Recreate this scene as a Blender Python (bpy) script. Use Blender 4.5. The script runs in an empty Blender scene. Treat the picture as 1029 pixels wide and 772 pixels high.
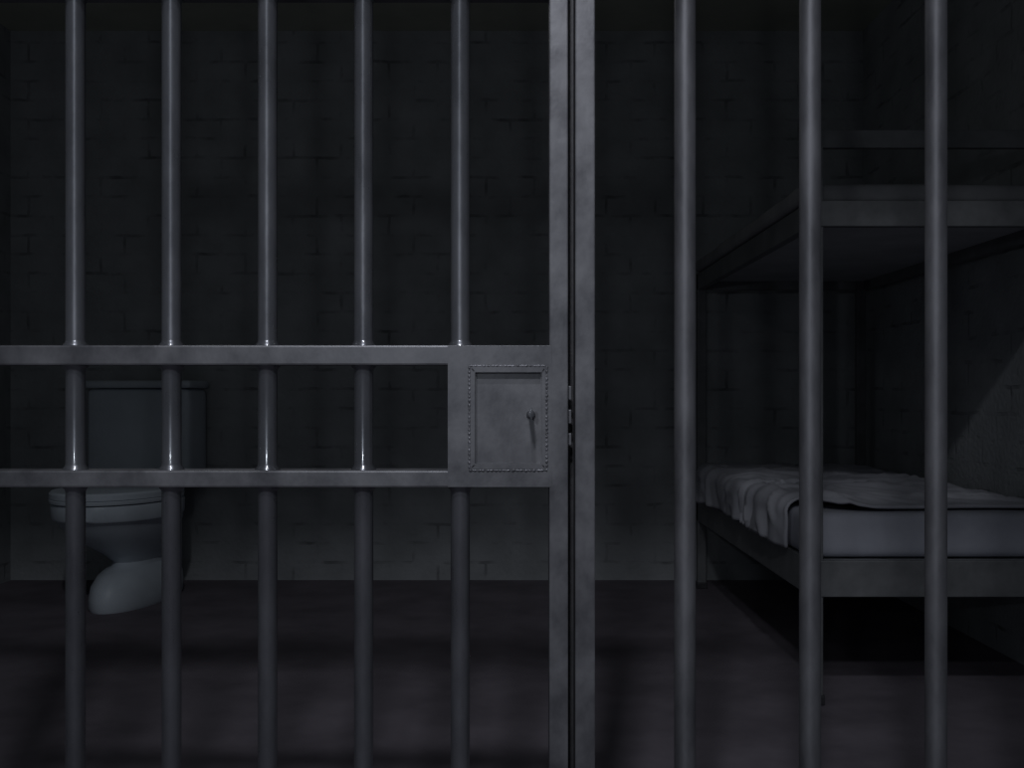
import bpy, bmesh, math, random
from mathutils import Vector, noise
random.seed(7)
S = bpy.context.scene
COL = S.collection
F = 1100.0            # focal length in pixels for a 1029 px wide frame
EYE = 0.9             # camera height
CX, HY = 514.5, 397.0 # vanishing point of the photograph
D = 1.417             # distance to the face of the bars
K = D / F
def bx_(x): return (x - CX) * K          # measured on the plane of the bars
def bz_(y): return EYE - (y - HY) * K

# ------------------------------------------------------------------ materials
def nodes(name):
    m = bpy.data.materials.new(name); m.use_nodes = True
    nt = m.node_tree; nt.nodes.clear()
    out = nt.nodes.new('ShaderNodeOutputMaterial')
    p = nt.nodes.new('ShaderNodeBsdfPrincipled')
    nt.links.new(p.outputs[0], out.inputs[0])
    return m, nt, p

def mottled(name, c1, c2, rough=(.4, .6), metallic=0.0, scale=12, detail=6, bump=.15, bump_scale=60, coat=0, stretch=(1, 1, 1), spec=.5, bdist=.004):
    m, nt, p = nodes(name); L = nt.links.new
    tc = nt.nodes.new('ShaderNodeTexCoord')
    mp = nt.nodes.new('ShaderNodeMapping'); mp.inputs['Scale'].default_value = stretch
    L(tc.outputs['Object'], mp.inputs[0])
    n = nt.nodes.new('ShaderNodeTexNoise'); n.inputs['Scale'].default_value = scale
    n.inputs['Detail'].default_value = detail; n.inputs['Roughness'].default_value = .62
    L(mp.outputs[0], n.inputs['Vector'])
    r = nt.nodes.new('ShaderNodeValToRGB')
    r.color_ramp.elements[0].position = .33; r.color_ramp.elements[0].color = (*c1, 1)
    r.color_ramp.elements[1].position = .68; r.color_ramp.elements[1].color = (*c2, 1)
    L(n.outputs['Fac'], r.inputs[0]); L(r.outputs[0], p.inputs['Base Color'])
    mr = nt.nodes.new('ShaderNodeMapRange')
    mr.inputs['From Min'].default_value = .3; mr.inputs['From Max'].default_value = .7
    mr.inputs['To Min'].default_value = rough[0]; mr.inputs['To Max'].default_value = rough[1]
    L(n.outputs['Fac'], mr.inputs[0]); L(mr.outputs[0], p.inputs['Roughness'])
    p.inputs['Metallic'].default_value = metallic
    p.inputs['Specular IOR Level'].default_value = spec
    p.inputs['Coat Weight'].default_value = coat; p.inputs['Coat Roughness'].default_value = .092
    p.inputs['Coat Tint'].default_value = (.96, .98, 1, 1) if coat else (1, 1, 1, 1)
    if bump:
        n2 = nt.nodes.new('ShaderNodeTexNoise'); n2.inputs['Scale'].default_value = bump_scale
        n2.inputs['Detail'].default_value = 4
        L(mp.outputs[0], n2.inputs['Vector'])
        b = nt.nodes.new('ShaderNodeBump'); b.inputs['Strength'].default_value = bump
        b.inputs['Distance'].default_value = bdist
        L(n2.outputs['Fac'], b.inputs['Height']); L(b.outputs[0], p.inputs['Normal'])
    return m

def block_wall(name, axis):
    """painted block-work: axis 'x' for walls facing the viewer, 'y' for side walls"""
    m, nt, p = nodes(name); L = nt.links.new
    tc = nt.nodes.new('ShaderNodeTexCoord')
    sp = nt.nodes.new('ShaderNodeSeparateXYZ'); L(tc.outputs['Object'], sp.inputs[0])
    cb = nt.nodes.new('ShaderNodeCombineXYZ')
    L(sp.outputs[0 if axis == 'x' else 1], cb.inputs[0]); L(sp.outputs[2], cb.inputs[1])
    wob = nt.nodes.new('ShaderNodeTexNoise'); wob.inputs['Scale'].default_value = 9
    L(cb.outputs[0], wob.inputs['Vector'])
    mixv = nt.nodes.new('ShaderNodeMix'); mixv.data_type = 'VECTOR'; mixv.inputs[0].default_value = .018
    L(cb.outputs[0], mixv.inputs[4]); L(wob.outputs['Color'], mixv.inputs[5])
    br = nt.nodes.new('ShaderNodeTexBrick')
    br.inputs['Scale'].default_value = 1.0
    br.inputs['Brick Width'].default_value = .23; br.inputs['Row Height'].default_value = .092
    br.inputs['Mortar Size'].default_value = .008; br.inputs['Mortar Smooth'].default_value = .35
    br.inputs['Bias'].default_value = 0
    L(mixv.outputs[1], br.inputs['Vector'])
    n = nt.nodes.new('ShaderNodeTexNoise'); n.inputs['Scale'].default_value = 5; n.inputs['Detail'].default_value = 7
    L(cb.outputs[0], n.inputs['Vector'])
    r = nt.nodes.new('ShaderNodeValToRGB')
    r.color_ramp.elements[0].position = .3; r.color_ramp.elements[0].color = (.26, .275, .285, 1)
    r.color_ramp.elements[1].position = .72; r.color_ramp.elements[1].color = (.36, .375, .395, 1)
    L(n.outputs['Fac'], r.inputs[0])
    # mortar wear: joints show only in places
    n3 = nt.nodes.new('ShaderNodeTexNoise'); n3.inputs['Scale'].default_value = 7; n3.inputs['Detail'].default_value = 3
    L(cb.outputs[0], n3.inputs['Vector'])
    w = nt.nodes.new('ShaderNodeMapRange'); w.inputs['From Min'].default_value = .5; w.inputs['From Max'].default_value = .72
    w.inputs['To Min'].default_value = .03; w.inputs['To Max'].default_value = .85
    L(n3.outputs['Fac'], w.inputs[0])
    mm = nt.nodes.new('ShaderNodeMath'); mm.operation = 'MULTIPLY'
    L(br.outputs['Fac'], mm.inputs[0]); L(w.outputs[0], mm.inputs[1])
    mx = nt.nodes.new('ShaderNodeMix'); mx.data_type = 'RGBA'
    L(mm.outputs[0], mx.inputs[0]); L(r.outputs[0], mx.inputs[6]); mx.inputs[7].default_value = (.135, .14, .148, 1)
    L(mx.outputs[2], p.inputs['Base Color'])
    p.inputs['Roughness'].default_value = .75
    p.inputs['Specular IOR Level'].default_value = .25
    n2 = nt.nodes.new('ShaderNodeTexNoise'); n2.inputs['Scale'].default_value = 45; n2.inputs['Detail'].default_value = 4
    L(cb.outputs[0], n2.inputs['Vector'])
    inv = nt.nodes.new('ShaderNodeMath'); inv.operation = 'MULTIPLY_ADD'
    L(mm.outputs[0], inv.inputs[0]); inv.inputs[1].default_value = -1.2
    L(n2.outputs['Fac'], inv.inputs[2])
    b = nt.nodes.new('ShaderNodeBump'); b.inputs['Strength'].default_value = .5; b.inputs['Distance'].default_value = .008
    L(inv.outputs[0], b.inputs['Height']); L(b.outputs[0], p.inputs['Normal'])
    return m

M = {}
M['steel']   = mottled('painted_steel', (.10, .10, .112), (.21, .21, .226), (.32, .5), .35, 17, 9, .12, 90, stretch=(1, 1, .8), bdist=.002)
M['bar']     = mottled('bar_steel', (.13, .13, .142), (.2, .2, .216), (.24, .36), .6, 22, 7, .12, 120, coat=1.0, stretch=(1, 1, .35), bdist=.0012)
M['dark']    = mottled('dark_steel', (.04, .04, .045), (.07, .07, .075), (.5, .6), .3, 20)
M['rod']     = mottled('grille_rod_steel', (.12, .12, .132), (.21, .21, .228), (.46, .6), .6, 22, 7, .2, 120, stretch=(1, 1, .35), bdist=.0012)
M['board']   = mottled('bunk_board', (.42, .43, .45), (.52, .53, .55), (.7, .8), 0, 6, 5, .1, 50, spec=.1)
M['ticking_shaded'] = mottled('shaded_mattress_cloth', (.21, .213, .225), (.29, .293, .305), (.85, .95), 0, 5, 5, .3, 220, spec=.1, bdist=.002)  # darker copy of the mattress cloth, front wall's shade put into its colour
M['weld']    = mottled('weld_bead', (.12, .12, .13), (.28, .28, .31), (.3, .45), .5, 120, 3, .4, 300)
M['bedsteel']= mottled('bunk_steel', (.12, .125, .13), (.2, .205, .215), (.45, .6), .15, 9, 6, .2, 70, bdist=.002)
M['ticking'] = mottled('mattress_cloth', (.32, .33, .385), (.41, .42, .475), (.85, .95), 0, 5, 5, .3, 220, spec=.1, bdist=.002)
M['blanket'] = mottled('blanket_cloth', (.31, .315, .355), (.41, .415, .455), (.85, .95), 0, 6, 5, .3, 260, spec=.1, bdist=.002)
M['china']   = mottled('toilet_china', (.46, .51, .56), (.55, .60, .66), (.3, .45), 0, 4, 4, 0, spec=.3)
M['floor']   = mottled('concrete_floor', (.12, .108, .126), (.19, .171, .198), (.75, .9), 0, 3.2, 8, .25, 45, spec=.15, bdist=.003)
M['ceil']    = mottled('ceiling_plaster', (.46, .48, .40), (.56, .58, .49), (.85, .95), 0, 3, 5, .2, 40, spec=.1)
M['wx']      = block_wall('block_wall_facing', 'x')
M['wy']      = block_wall('block_wall_side', 'y')

# ------------------------------------------------------------------ mesh helpers
def link(name, bm, mat, parent=None, smooth=None):
    me = bpy.data.meshes.new(name)
    bmesh.ops.recalc_face_normals(bm, faces=bm.faces[:])
    if smooth is not None:
        for f in bm.faces: f.smooth = True
        for e in bm.edges:
            if len(e.link_faces) == 2 and e.calc_face_angle(0) > math.radians(smooth): e.smooth = False
    bm.to_mesh(me); bm.free()
    me.materials.append(M[mat])
    o = bpy.data.objects.new(name, me); COL.objects.link(o)
    if parent is not None: 
        o.parent = parent
        bpy.context.view_layer.update()
        o.matrix_parent_inverse = parent.matrix_world.inverted()
    return o

def thing(name, label, cat, loc=(0, 0, 0), group=None):
    o = bpy.data.objects.new(name, None); COL.objects.link(o)
    o.location = loc; o['label'] = label; o['category'] = cat
    if group: o['group'] = group
    o.empty_display_size = .1
    bpy.context.view_layer.update()
    return o
def tag(o, label, cat, group=None):
    o['label'] = label; o['category'] = cat
    if group: o['group'] = group
def struct(name, bm, mat):
    o = link(name, bm, mat); o['kind'] = 'structure'; return o

def add_box(bm, x0, x1, y0, y1, z0, z1, bev=0, seg=2):
    r = bmesh.ops.create_cube(bm, size=1)
    vs = r['verts']
    for v in vs:
        v.co = Vector(((x0 + x1) / 2 + v.co.x * (x1 - x0), (y0 + y1) / 2 + v.co.y * (y1 - y0), (z0 + z1) / 2 + v.co.z * (z1 - z0)))
    if bev:
        es = list({e for v in vs for e in v.link_edges})
        bmesh.ops.bevel(bm, geom=es, offset=bev, segments=seg, profile=.6, affect='EDGES')
def box(*a, **k):
    bm = bmesh.new(); add_box(bm, *a, **k); return bm

def lathe(bm, cx, cy, prof, n=28, axis='z'):
    """prof: (radius, height) pairs"""
    rings = []
    for r, h in prof:
        ring = []
        for i in range(n):
            a = 2 * math.pi * i / n
            if axis == 'z': co = (cx + r * math.cos(a), cy + r * math.sin(a), h)
            else: co = (cx + r * math.cos(a), h, cy + r * math.sin(a))
            ring.append(bm.verts.new(co))
        rings.append(ring)
    for a, b in zip(rings, rings[1:]):
        for i in range(n):
            bm.faces.new((a[i], a[(i + 1) % n], b[(i + 1) % n], b[i]))
    bm.faces.new(rings[0]); bm.faces.new(rings[-1])

def tube(bm, pts, rad, n=8, closed=False):
    pts = [Vector(p) for p in pts]; rings = []; m = len(pts)
    for i, p in enumerate(pts):
        if closed: t = pts[(i + 1) % m] - pts[i - 1]
        else: t = pts[min(i + 1, m - 1)] - pts[max(i - 1, 0)]
        t.normalize()
        up = Vector((0, 1, 0)) if abs(t.y) < .9 else Vector((0, 0, 1))
        u = t.cross(up).normalized(); v = t.cross(u).normalized()
        r = rad(i) if callable(rad) else rad
        rings.append([bm.verts.new(p + r * (math.cos(2 * math.pi * k / n) * u + math.sin(2 * math.pi * k / n) * v)) for k in range(n)])
    rng = range(m) if closed else range(m - 1)
    for i in rng:
        a, b = rings[i], rings[(i + 1) % m]
        for k in range(n):
            bm.faces.new((a[k], a[(k + 1) % n], b[(k + 1) % n], b[k]))
    if not closed:
        bm.faces.new(rings[0]); bm.faces.new(rings[-1])

def soft_box(x0, x1, y0, y1, z0, z1, r, step=.03, disp=None):
    """box with rounded edges, evenly gridded so that it can be dented"""
    bm = bmesh.new(); c = Vector(((x0 + x1) / 2, (y0 + y1) / 2, (z0 + z1) / 2))
    h = Vector(((x1 - x0) / 2, (y1 - y0) / 2, (z1 - z0) / 2))
    seen = {}
    def coords(hh):
        n = max(2, int(2 * hh / step)); cs = [-hh + 2 * hh * i / n for i in range(n + 1)]
        ex = [-hh + r * q for q in (.15, .35, .6)]
        return sorted(set([round(q, 5) for q in cs + ex + [-e for e in ex]]))
    def vert(p):
        key = (round(p[0], 4), round(p[1], 4), round(p[2], 4))
        if key not in seen:
            q = Vector(p)
            inner = Vector([max(-(h[i] - r), min(h[i] - r, q[i])) for i in range(3)])
            d = q - inner
            if d.length > 1e-9: q = inner + d.normalized() * r
            nrm = d.normalized() if d.length > 1e-9 else Vector((0, 0, 1))
            w = c + q
            if disp: w = w + disp(w, nrm)
            seen[key] = bm.verts.new(w)
        return seen[key]
    ax = [coords(h[0]), coords(h[1]), coords(h[2])]
    for a in range(3):
        b, d = (a + 1) % 3, (a + 2) % 3
        for sgn in (-1, 1):
            for i in range(len(ax[b]) - 1):
                for j in range(len(ax[d]) - 1):
                    quad = []
                    for (p, q) in ((i, j), (i + 1, j), (i + 1, j + 1), (i, j + 1)):
                        v = [0, 0, 0]; v[a] = sgn * h[a]; v[b] = ax[b][p]; v[d] = ax[d][q]
                        quad.append(vert(v))
                    if len(set(quad)) == 4:
                        try: bm.faces.new(quad)
                        except ValueError: pass
    return bm

def ringloft(rings, n=48, power=2.3):
    """rings: (z, half width, half length, centre y, [centre x]) -> closed loft, super-ellipse sections"""
    bm = bmesh.new(); L = []
    for z, a, b, yc, xc in rings:
        ring = []
        for i in range(n):
            t = 2 * math.pi * i / n; ct, st = math.cos(t), math.sin(t)
            pw = power if st > 0 else 2.0          # squarer at the back, rounder at the front
            rr = (abs(ct) ** pw + abs(st) ** pw) ** (-1 / pw)
            ring.append(bm.verts.new((xc + a * rr * ct, yc + b * rr * st, z)))
        L.append(ring)
    for p, q in zip(L, L[1:]):
        for i in range(n): bm.faces.new((p[i], p[(i + 1) % n], q[(i + 1) % n], q[i]))
    bm.faces.new(L[0]); bm.faces.new(L[-1])
    return bm

# ------------------------------------------------------------------ the setting
XL, XR, YB, HC = -2.437, 1.705, 5.32, 2.67
struct('floor', box(XL - .2, XR + .2, -2.2, YB + .2, -.12, 0), 'floor')
struct('wall_back', box(XL - .2, XR + .2, YB, YB + .2, 0, HC + .2), 'wx')
struct('wall_left', box(XL - .2, XL, 1.38, YB, 0, HC + .2), 'wy')
struct('wall_right', box(XR, XR + .2, 1.38, YB, 0, HC + .2), 'wy')
struct('ceiling', box(XL, XR, 1.55, YB, HC, HC + .2), 'ceil')
struct('wall_front', box(XL - .2, XR + .2, 1.38, 1.55, 2.595, 4.3), 'wx')

# ------------------------------------------------------------------ bars
BT = .042                        # depth of the door's flat steel
def bar_mesh(xpx, z0, z1, rpx, joints=(), yc=D + .021):
    x = (xpx - CX) * yc / F; r = rpx * yc / F; prof = [(r, z0)]
    for zj, way in sorted(joints):   # a weld collar flaring out where the bar meets a rail
        if way > 0: prof += [(r * 1.32, zj - .0015), (r * 1.26, zj + .002), (r * 1.07, zj + .0044), (r, zj + .0075)]
        else:       prof += [(r, zj - .0075), (r * 1.07, zj - .0044), (r * 1.26, zj - .002), (r * 1.32, zj + .0015)]
    prof.append((r, z1))
    bm = bmesh.new(); lathe(bm, x, yc, prof, 32); return bm

# the door
x_l, x_r = bx_(-128), bx_(571)
door = thing('cell_door', 'barred steel cell door with two cross rails and a square lock plate', 'door', ((x_l + x_r) / 2, D + .015, .02))
link('stile', box(bx_(552), x_r, D, D + BT, .02, 2.05, bev=.0018), 'steel', door)
link('stile', box(x_l, bx_(-108), D, D + BT, .02, 2.05, bev=.0018), 'steel', door)
xa, xb = bx_(-108) - .005, bx_(552) + .005
RZ = [(bz_(367), bz_(347)), (bz_(490), bz_(473)), (1.422, 1.482), (1.99, 2.049), (.021, .09)]
for z0, z1 in RZ:
    link('rail', box(xa, xb, D - .0002, D + BT - .0002, z0, z1, bev=.0024), 'steel', door)
t0, t1, l0, l1 = RZ[0][0], RZ[0][1], RZ[1][0], RZ[1][1]
for xp in (-21, 76, 172.5, 269, 365.5, 462.5):
    js = [(t1, 1), (l0, -1), (.09, 1), (1.422, -1), (1.482, 1), (1.99, -1)]
    if xp < 450: js += [(t0, -1), (l1, 1)]
    link('bar', bar_mesh(xp, .03, 2.0, 9.7, js), 'bar', door, smooth=50)
# lock case: a plate with an opening, closing the corner between rails and stile
def frame_mesh(X0, X1, Z0, Z1, x0, x1, z0, z1, y0, y1, bev=.0012):
    """flat rectangular frame: outer X0..Z1, opening x0..z1, front y0, back y1"""
    bm = bmesh.new()
    def ring(x0, x1, z0, z1, y): return [bm.verts.new((x, y, z)) for x, z in ((x0, z0), (x1, z0), (x1, z1), (x0, z1))]
    of, ob, nf, nb = ring(X0, X1, Z0, Z1, y0), ring(X0, X1, Z0, Z1, y1), ring(x0, x1, z0, z1, y0), ring(x0, x1, z0, z1, y1)
    for i in range(4):
        j = (i + 1) % 4
        bm.faces.new((of[i], of[j], nf[j], nf[i])); bm.faces.new((ob[i], ob[j], nb[j], nb[i]))
        bm.faces.new((of[i], of[j], ob[j], ob[i])); bm.faces.new((nf[i], nf[j], nb[j], nb[i]))
    if bev: bmesh.ops.bevel(bm, geom=bm.edges[:], offset=bev, segments=2, affect='EDGES')
    return bm
lx0, lx1, lz0, lz1 = bx_(472.5), bx_(548.5), bz_(472), bz_(368.5)       # raised frame outline
ix0, ix1, iz0, iz1 = bx_(477.5), bx_(544.5), bz_(466.5), bz_(374.5)     # its opening
case = link('lock_case', frame_mesh(bx_(450), bx_(552) + .003, bz_(489.5), bz_(347.6), lx0 + .002, lx1 - .002, lz0 + .002, lz1 - .002, D - .0004, D + BT + .0004, bev=0), 'steel', door)
link('cover_frame', frame_mesh(lx0, lx1, lz0, lz1, ix0, ix1, iz0, iz1, D - .0022, D + .013, bev=.0007), 'steel', case)
link('cover_plate', box(ix0 - .003, ix1 + .003, D + .009, D + .012, iz0 - .003, iz1 + .003), 'steel', case)
link('inner_lip', frame_mesh(ix0 - .001, ix1 + .001, iz0 - .001, iz1 + .001, ix0 + .0016, ix1 - .0016, iz0 + .0016, iz1 - .0008, D + .0052, D + .0095, bev=.0003), 'steel', case)
# weld bead around the frame, laid in uneven stitches
pts = []
def run(p, q, n):
    for i in range(n):
        t = i / n; pts.append((p[0] + (q[0] - p[0]) * t, D - .0004, p[1] + (q[1] - p[1]) * t))
e = .0009
run((lx0 - e, lz0 - e), (lx1 + e, lz0 - e), 60); run((lx1 + e, lz0 - e), (lx1 + e, lz1 + e), 84)
run((lx1 + e, lz1 + e), (lx0 - e, lz1 + e), 60); run((lx0 - e, lz1 + e), (lx0 - e, lz0 - e), 84)
rr = [.00155 + .0009 * noise.noise(Vector((i * .37, 0, 3))) + .0006 * math.sin(i * 1.9) for i in range(len(pts))]
pts = [(p[0] + .0005 * noise.noise(Vector((i * .5, 9, 0))), p[1], p[2] + .0005 * noise.noise(Vector((i * .5, 0, 5)))) for i, p in enumerate(pts)]
bm = bmesh.new(); tube(bm, pts, lambda i: max(.0006, rr[i]), 8, closed=True)
link('weld_bead', bm, 'weld', case, smooth=60)
# the little turn-knob standing out of the plate
kx, kz = bx_(533.5), bz_(417)
bm = bmesh.new()
lathe(bm, kx, kz, [(.0058, D + .0095), (.0058, D + .007), (.0048, D + .0057), (.0034, D + .005), (.0030, D - .034), (.0024, D - .0365)], 20, axis='y')
add_box(bm, kx - .0013, kx + .0013, D - .040, D - .026, kz - .005, kz + .010, bev=.0009)
link('turn_knob', bm, 'bar', case, smooth=40)
# lock bolts bridging the gap to the jamb
for ya, yb in ((388, 402), (412, 426), (436, 448)):
    link('lock_bolt', box(x_r - .004, bx_(574.9), D + .014, D + .022, bz_(yb), bz_(ya), bev=.001), 'steel', door)

# the fixed grille
g0 = bx_(578)
grille = thing('bar_grille', 'fixed steel bar grille right of the cell door with flat jamb', 'bars', (bx_(800), D + .015, 0))
jm = bmesh.new()
add_box(jm, g0, bx_(598), D - .001, D + .045, 0, 2.05, bev=.0018)
link('jamb', jm, 'steel', grille)
link('door_stop', box(bx_(560), bx_(590), D + .046, D + .056, 0, 2.05, bev=.001), 'dark', grille)  # strip added behind the gap; its dark colour carries the gap's shade
link('jamb', box(bx_(-156), bx_(-136), D - .001, D + .032, 0, 2.05, bev=.0018), 'steel', grille)
link('transom', box(XL + .002, XR - .002, D - .001, D + .03, 2.06, 2.11, bev=.002), 'steel', grille)
link('sill', box(bx_(590), XR - .002, D, D + .03, 0, .05, bev=.002), 'steel', grille)
for xp in (688.3, 814, 940.5, 1067, 1194, 1320):
    link('bar', bar_mesh(xp, .03, 2.594, 10.8, [(.05, 1), (2.055, -1), (2.115, 1)]), 'rod', grille, smooth=50)

# ------------------------------------------------------------------ bunk bed
X0, X1, Y0, Y1 = .862, 1.662, 3.17, 5.12
P = .040
bed = thing('bunk_bed', 'grey steel bunk bed with two berths against the right wall', 'bunk bed', ((X0 + X1) / 2, (Y0 + Y1) / 2, 0))
for px, py, top in ((X0, Y0, 1.669), (X1 - P, Y0, 1.669), (X0, Y1 - P, 1.47), (X1 - P - .02, Y1 - P, 1.47)):
    bm = box(px, px + P, py, py + P, .006, top, bev=.004)
    post = link('post', bm, 'bedsteel', bed)
    link('foot_cap', box(px - .004, px + P + .004, py - .004, py + P + .004, 0, .03, bev=.004), 'dark', post)
for nm, z0, z1 in (('lower', .315, .420), ('upper', 1.388, 1.462)):
    for xs in ((X0, X0 + .03), (X1 - .03, X1)):
        link('side_rail', box(xs[0], xs[1], Y0 + .002, Y1 - .002, z0, z1, bev=.003), 'bedsteel', bed)
    for ys in ((Y0 - .004, Y0 + .026), (Y1 - .026, Y1)):
        link('end_rail', box(X0 + .004, X1 - .004, ys[0], ys[1], z0, z1, bev=.003), 'bedsteel', bed)
    pm = bmesh.new()
    add_box(pm, X0 + .028, X1 - .028, Y0 + .024, Y1 - .024, z1 - .034, z1 - .006)
    link('base_panel', pm, 'board', bed)
link('guard_rail', box(X0 + .02, X1 - .02, Y0 + .004, Y0 + .030, 1.617, 1.669, bev=.003), 'bedsteel', bed)

def dent(seed, amp):
    def f(p, n):
        d = amp * noise.noise(Vector((p.x * 3.1 + seed, p.y * 3.4, p.z * 4))) + amp * .45 * noise.noise(Vector((p.x * 9 + seed, p.y * 7, p.z * 9)))
        if p.z < f.z0 + .02: d = 0
        return n * d
    return f
f = dent(3, .003); f.z0 = .421
mt = link('mattress', soft_box(X0 + .002, X1 - .006, Y0 + .044, Y1 - .044, .421, .554, .028, .03, f), 'ticking', smooth=60)
tag(mt, 'thin grey mattress on the lower bunk, under the rumpled blanket', 'mattress', 'bunk mattresses')
f = dent(11, .004); f.z0 = 1.463
mu = link('mattress', soft_box(X0 - .014, X1 - .004, Y0 + .044, Y1 - .044, 1.466, 1.522, .02, .035, f), 'ticking_shaded', smooth=60)
tag(mu, 'thin grey mattress, darkened for shade, on the upper bunk, seen from below', 'mattress', 'bunk mattresses')

# rumpled blanket on the lower mattress, hanging over its open side
def blanket():
    nu, nv = 84, 110; bm = bmesh.new(); G = []
    xr, xl = 1.60, X0 - .012; ztop = .566; drop = .112
    flat = xr - xl; R = .03; arc = math.pi / 2 * R
    for j in range(nv + 1):
        v = j / nv; row = []
        for i in range(nu + 1):
            u = i / nu
            hem = drop * (.93 + .09 * noise.noise(Vector((v * 5, 1.7, 0))) + .16 * math.exp(-((v - .96) / .05) ** 2))
            s = u * (flat - R + arc + hem)
            y = 3.248 + 1.70 * v + .16 * (1 - v) * max(0, min(1, (u - .62) / .2)) ** 2
            # the near hem is ragged, thrown back over itself
            y += .02 * noise.noise(Vector((u * 3.2, 5, v))) + .02 * (1 - v) * math.sin(u * 4.4 + .6)
            if s < flat - R: x, z, n = xr - s, ztop, Vector((0, 0, 1))
            elif s < flat - R + arc:
                a = (s - (flat - R)) / R; x = xl + R - R * math.sin(a); z = ztop - R + R * math.cos(a); n = Vector((-math.sin(a), 0, math.cos(a)))
            else: x, z, n = xl, ztop - R - (s - (flat - R + arc)), Vector((-1, 0, 0))
            q = Vector((s * 2.2, y * 2.2, 0))
            wv = q + Vector((noise.noise(q * 1.4 + Vector((7, 0, 0))), noise.noise(q * 1.4 + Vector((0, 7, 0))), 0)) * .7
            ridge = 1 - abs(noise.noise(Vector((wv.x * 1.1, wv.y * 3.0, 2.0))))
            ridge2 = 1 - abs(noise.noise(Vector((wv.x * 3.4 + 4, wv.y * 2.0, 8.0))))
            h = (.015 + .006 * u) * max(0, ridge - .62) / .38 + .010 * max(0, ridge2 - .66) / .34
            h += (.004 + .020 * math.exp(-((u - .74) / .1) ** 2)) * math.exp(-((v - .03) / .03) ** 2)
            e = min(1, u / .06)
            fold = math.exp(-((u - .74) / .1) ** 2)
            tuck = min(1, v / .07)
            h *= max(fold, tuck)
            p = Vector((x, y, z)) + n * (max(0, h) * e - .001 * (1 - tuck) * (1 - fold))
            row.append(bm.verts.new(p))
        G.append(row)
    for j in range(nv):
        for i in range(nu):
            bm.faces.new((G[j][i], G[j][i + 1], G[j + 1][i + 1], G[j + 1][i]))
    return bm
bl = link('blanket', blanket(), 'blanket', smooth=75)
sm = bl.modifiers.new('thickness', 'SOLIDIFY'); sm.thickness = .008; sm.offset = 0
tag(bl, 'rumpled pale blanket spread over the lower bunk and hanging down its open side', 'blanket')

# ------------------------------------------------------------------ toilet
TX = -1.68
toilet = thing('toilet', 'pale china toilet in the dark left corner behind the cell door', 'toilet', (TX, 4.85, 0))
BX = TX + .035
bowl = ringloft([(0, .134, .33, 4.82, BX), (.012, .140, .335, 4.82, BX), (.05, .141, .335, 4.82, BX), (.095, .136, .325, 4.825, BX), (.135, .120, .297, 4.84, BX),
                 (.155, .104, .268, 4.86, BX), (.168, .092, .235, 4.875, BX), (.185, .090, .22, 4.88, BX), (.225, .125, .245, 4.86, BX - .01), (.29, .185, .300, 4.795, TX + .01), (.345, .214, .325, 4.75, TX),
                 (.375, .226, .332, 4.735, TX), (.381, .230, .335, 4.73, TX), (.384, .239, .342, 4.725, TX), (.392, .242, .346, 4.722, TX), (.44, .244, .348, 4.72, TX), (.449, .241, .345, 4.72, TX), (.452, .232, .338, 4.72, TX)])
link('bowl', bowl, 'china', toilet, smooth=35)
link('seat', ringloft([(.4535, .238, .340, 4.71, TX), (.456, .245, .347, 4.71, TX), (.468, .247, .349, 4.71, TX), (.471, .244, .346, 4.71, TX)]), 'china', toilet, smooth=35)
link('seat_lid', ringloft([(.4715, .241, .343, 4.71, TX), (.474, .246, .347, 4.71, TX), (.494, .246, .347, 4.71, TX), (.502, .238, .339, 4.71, TX), (.505, .215, .315, 4.71, TX)]), 'china', toilet, smooth=35)
link('tank', soft_box(TX - .335, TX + .17, 5.06, 5.275, .47, .93, .03, .05), 'china', toilet, smooth=60)
link('tank_lid', soft_box(TX - .345, TX + .18, 5.045, 5.278, .931, .968, .014, .06), 'china', toilet, smooth=60)
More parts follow.
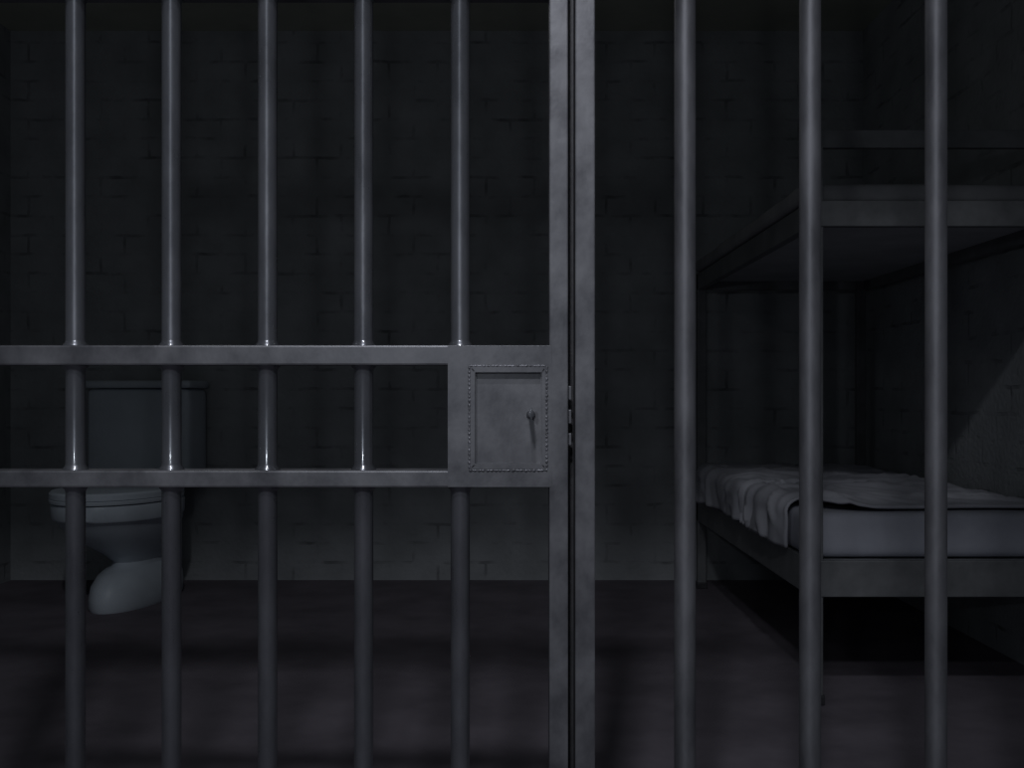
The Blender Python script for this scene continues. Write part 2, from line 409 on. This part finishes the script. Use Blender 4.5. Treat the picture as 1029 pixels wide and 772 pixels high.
link('tank_neck', soft_box(TX - .15, TX + .07, 5.0, 5.25, .30, .475, .03, .05), 'china', toilet, smooth=60)
toilet.rotation_euler = (0, 0, math.radians(-7))

# ------------------------------------------------------------------ light
def point(name, loc, power, col, rad):
    l = bpy.data.lights.new(name, 'POINT'); l.energy = power; l.color = col; l.shadow_soft_size = rad
    o = bpy.data.objects.new(name, l); COL.objects.link(o); o.location = loc; return o
point('corridor_ceiling_lamp', (-.2, -.71, 3.9), 92, (.90, .93, 1.0), .085)
def spot(name, loc, aim, power, col, rad, deg, blend):
    l = bpy.data.lights.new(name, 'SPOT'); l.energy = power; l.color = col; l.shadow_soft_size = rad
    l.spot_size = math.radians(deg); l.spot_blend = blend
    o = bpy.data.objects.new(name, l); COL.objects.link(o); o.location = loc
    o.rotation_euler = (Vector(aim) - Vector(loc)).to_track_quat('-Z', 'Y').to_euler(); return o
spot('door_fill_spot', (-.22, -.9, 2.75), (.0, D, 1.17), 90, (.90, .93, 1.0), .10, 37, 1.0)  # unseen fill spot added to brighten the middle of the door
point('bar_highlight_light', (-.36, -.8, 1.23), 10.5, (.85, .92, 1.0), .03)  # unseen low light added for the highlight lines on the door bars
point('cell_fill_light', (-.8, 2.75, 2.06), 1.5, (.95, .98, 1.0), .1)  # unseen fill added to lift the upper walls and ceiling, no fixture here
w = bpy.data.worlds.new('dim'); S.world = w; w.use_nodes = True
w.node_tree.nodes['Background'].inputs[0].default_value = (.75, .85, 1, 1)
w.node_tree.nodes['Background'].inputs[1].default_value = .05

# ------------------------------------------------------------------ camera
cd = bpy.data.cameras.new('camera'); cam = bpy.data.objects.new('camera', cd); COL.objects.link(cam)
cam.location = (0, 0, EYE); cam.rotation_euler = (math.pi / 2, 0, 0)
cd.sensor_fit = 'HORIZONTAL'; cd.sensor_width = 36; cd.lens = 36 * F / 1029
cd.shift_y = (HY - 386) / 1029
cd.clip_start = .02
S.camera = cam
vs = S.view_settings
vs.view_transform = 'Standard'; vs.look = 'None'; vs.gamma = 1; vs.exposure = 0; vs.use_curve_mapping = False
S.display_settings.display_device = 'sRGB'
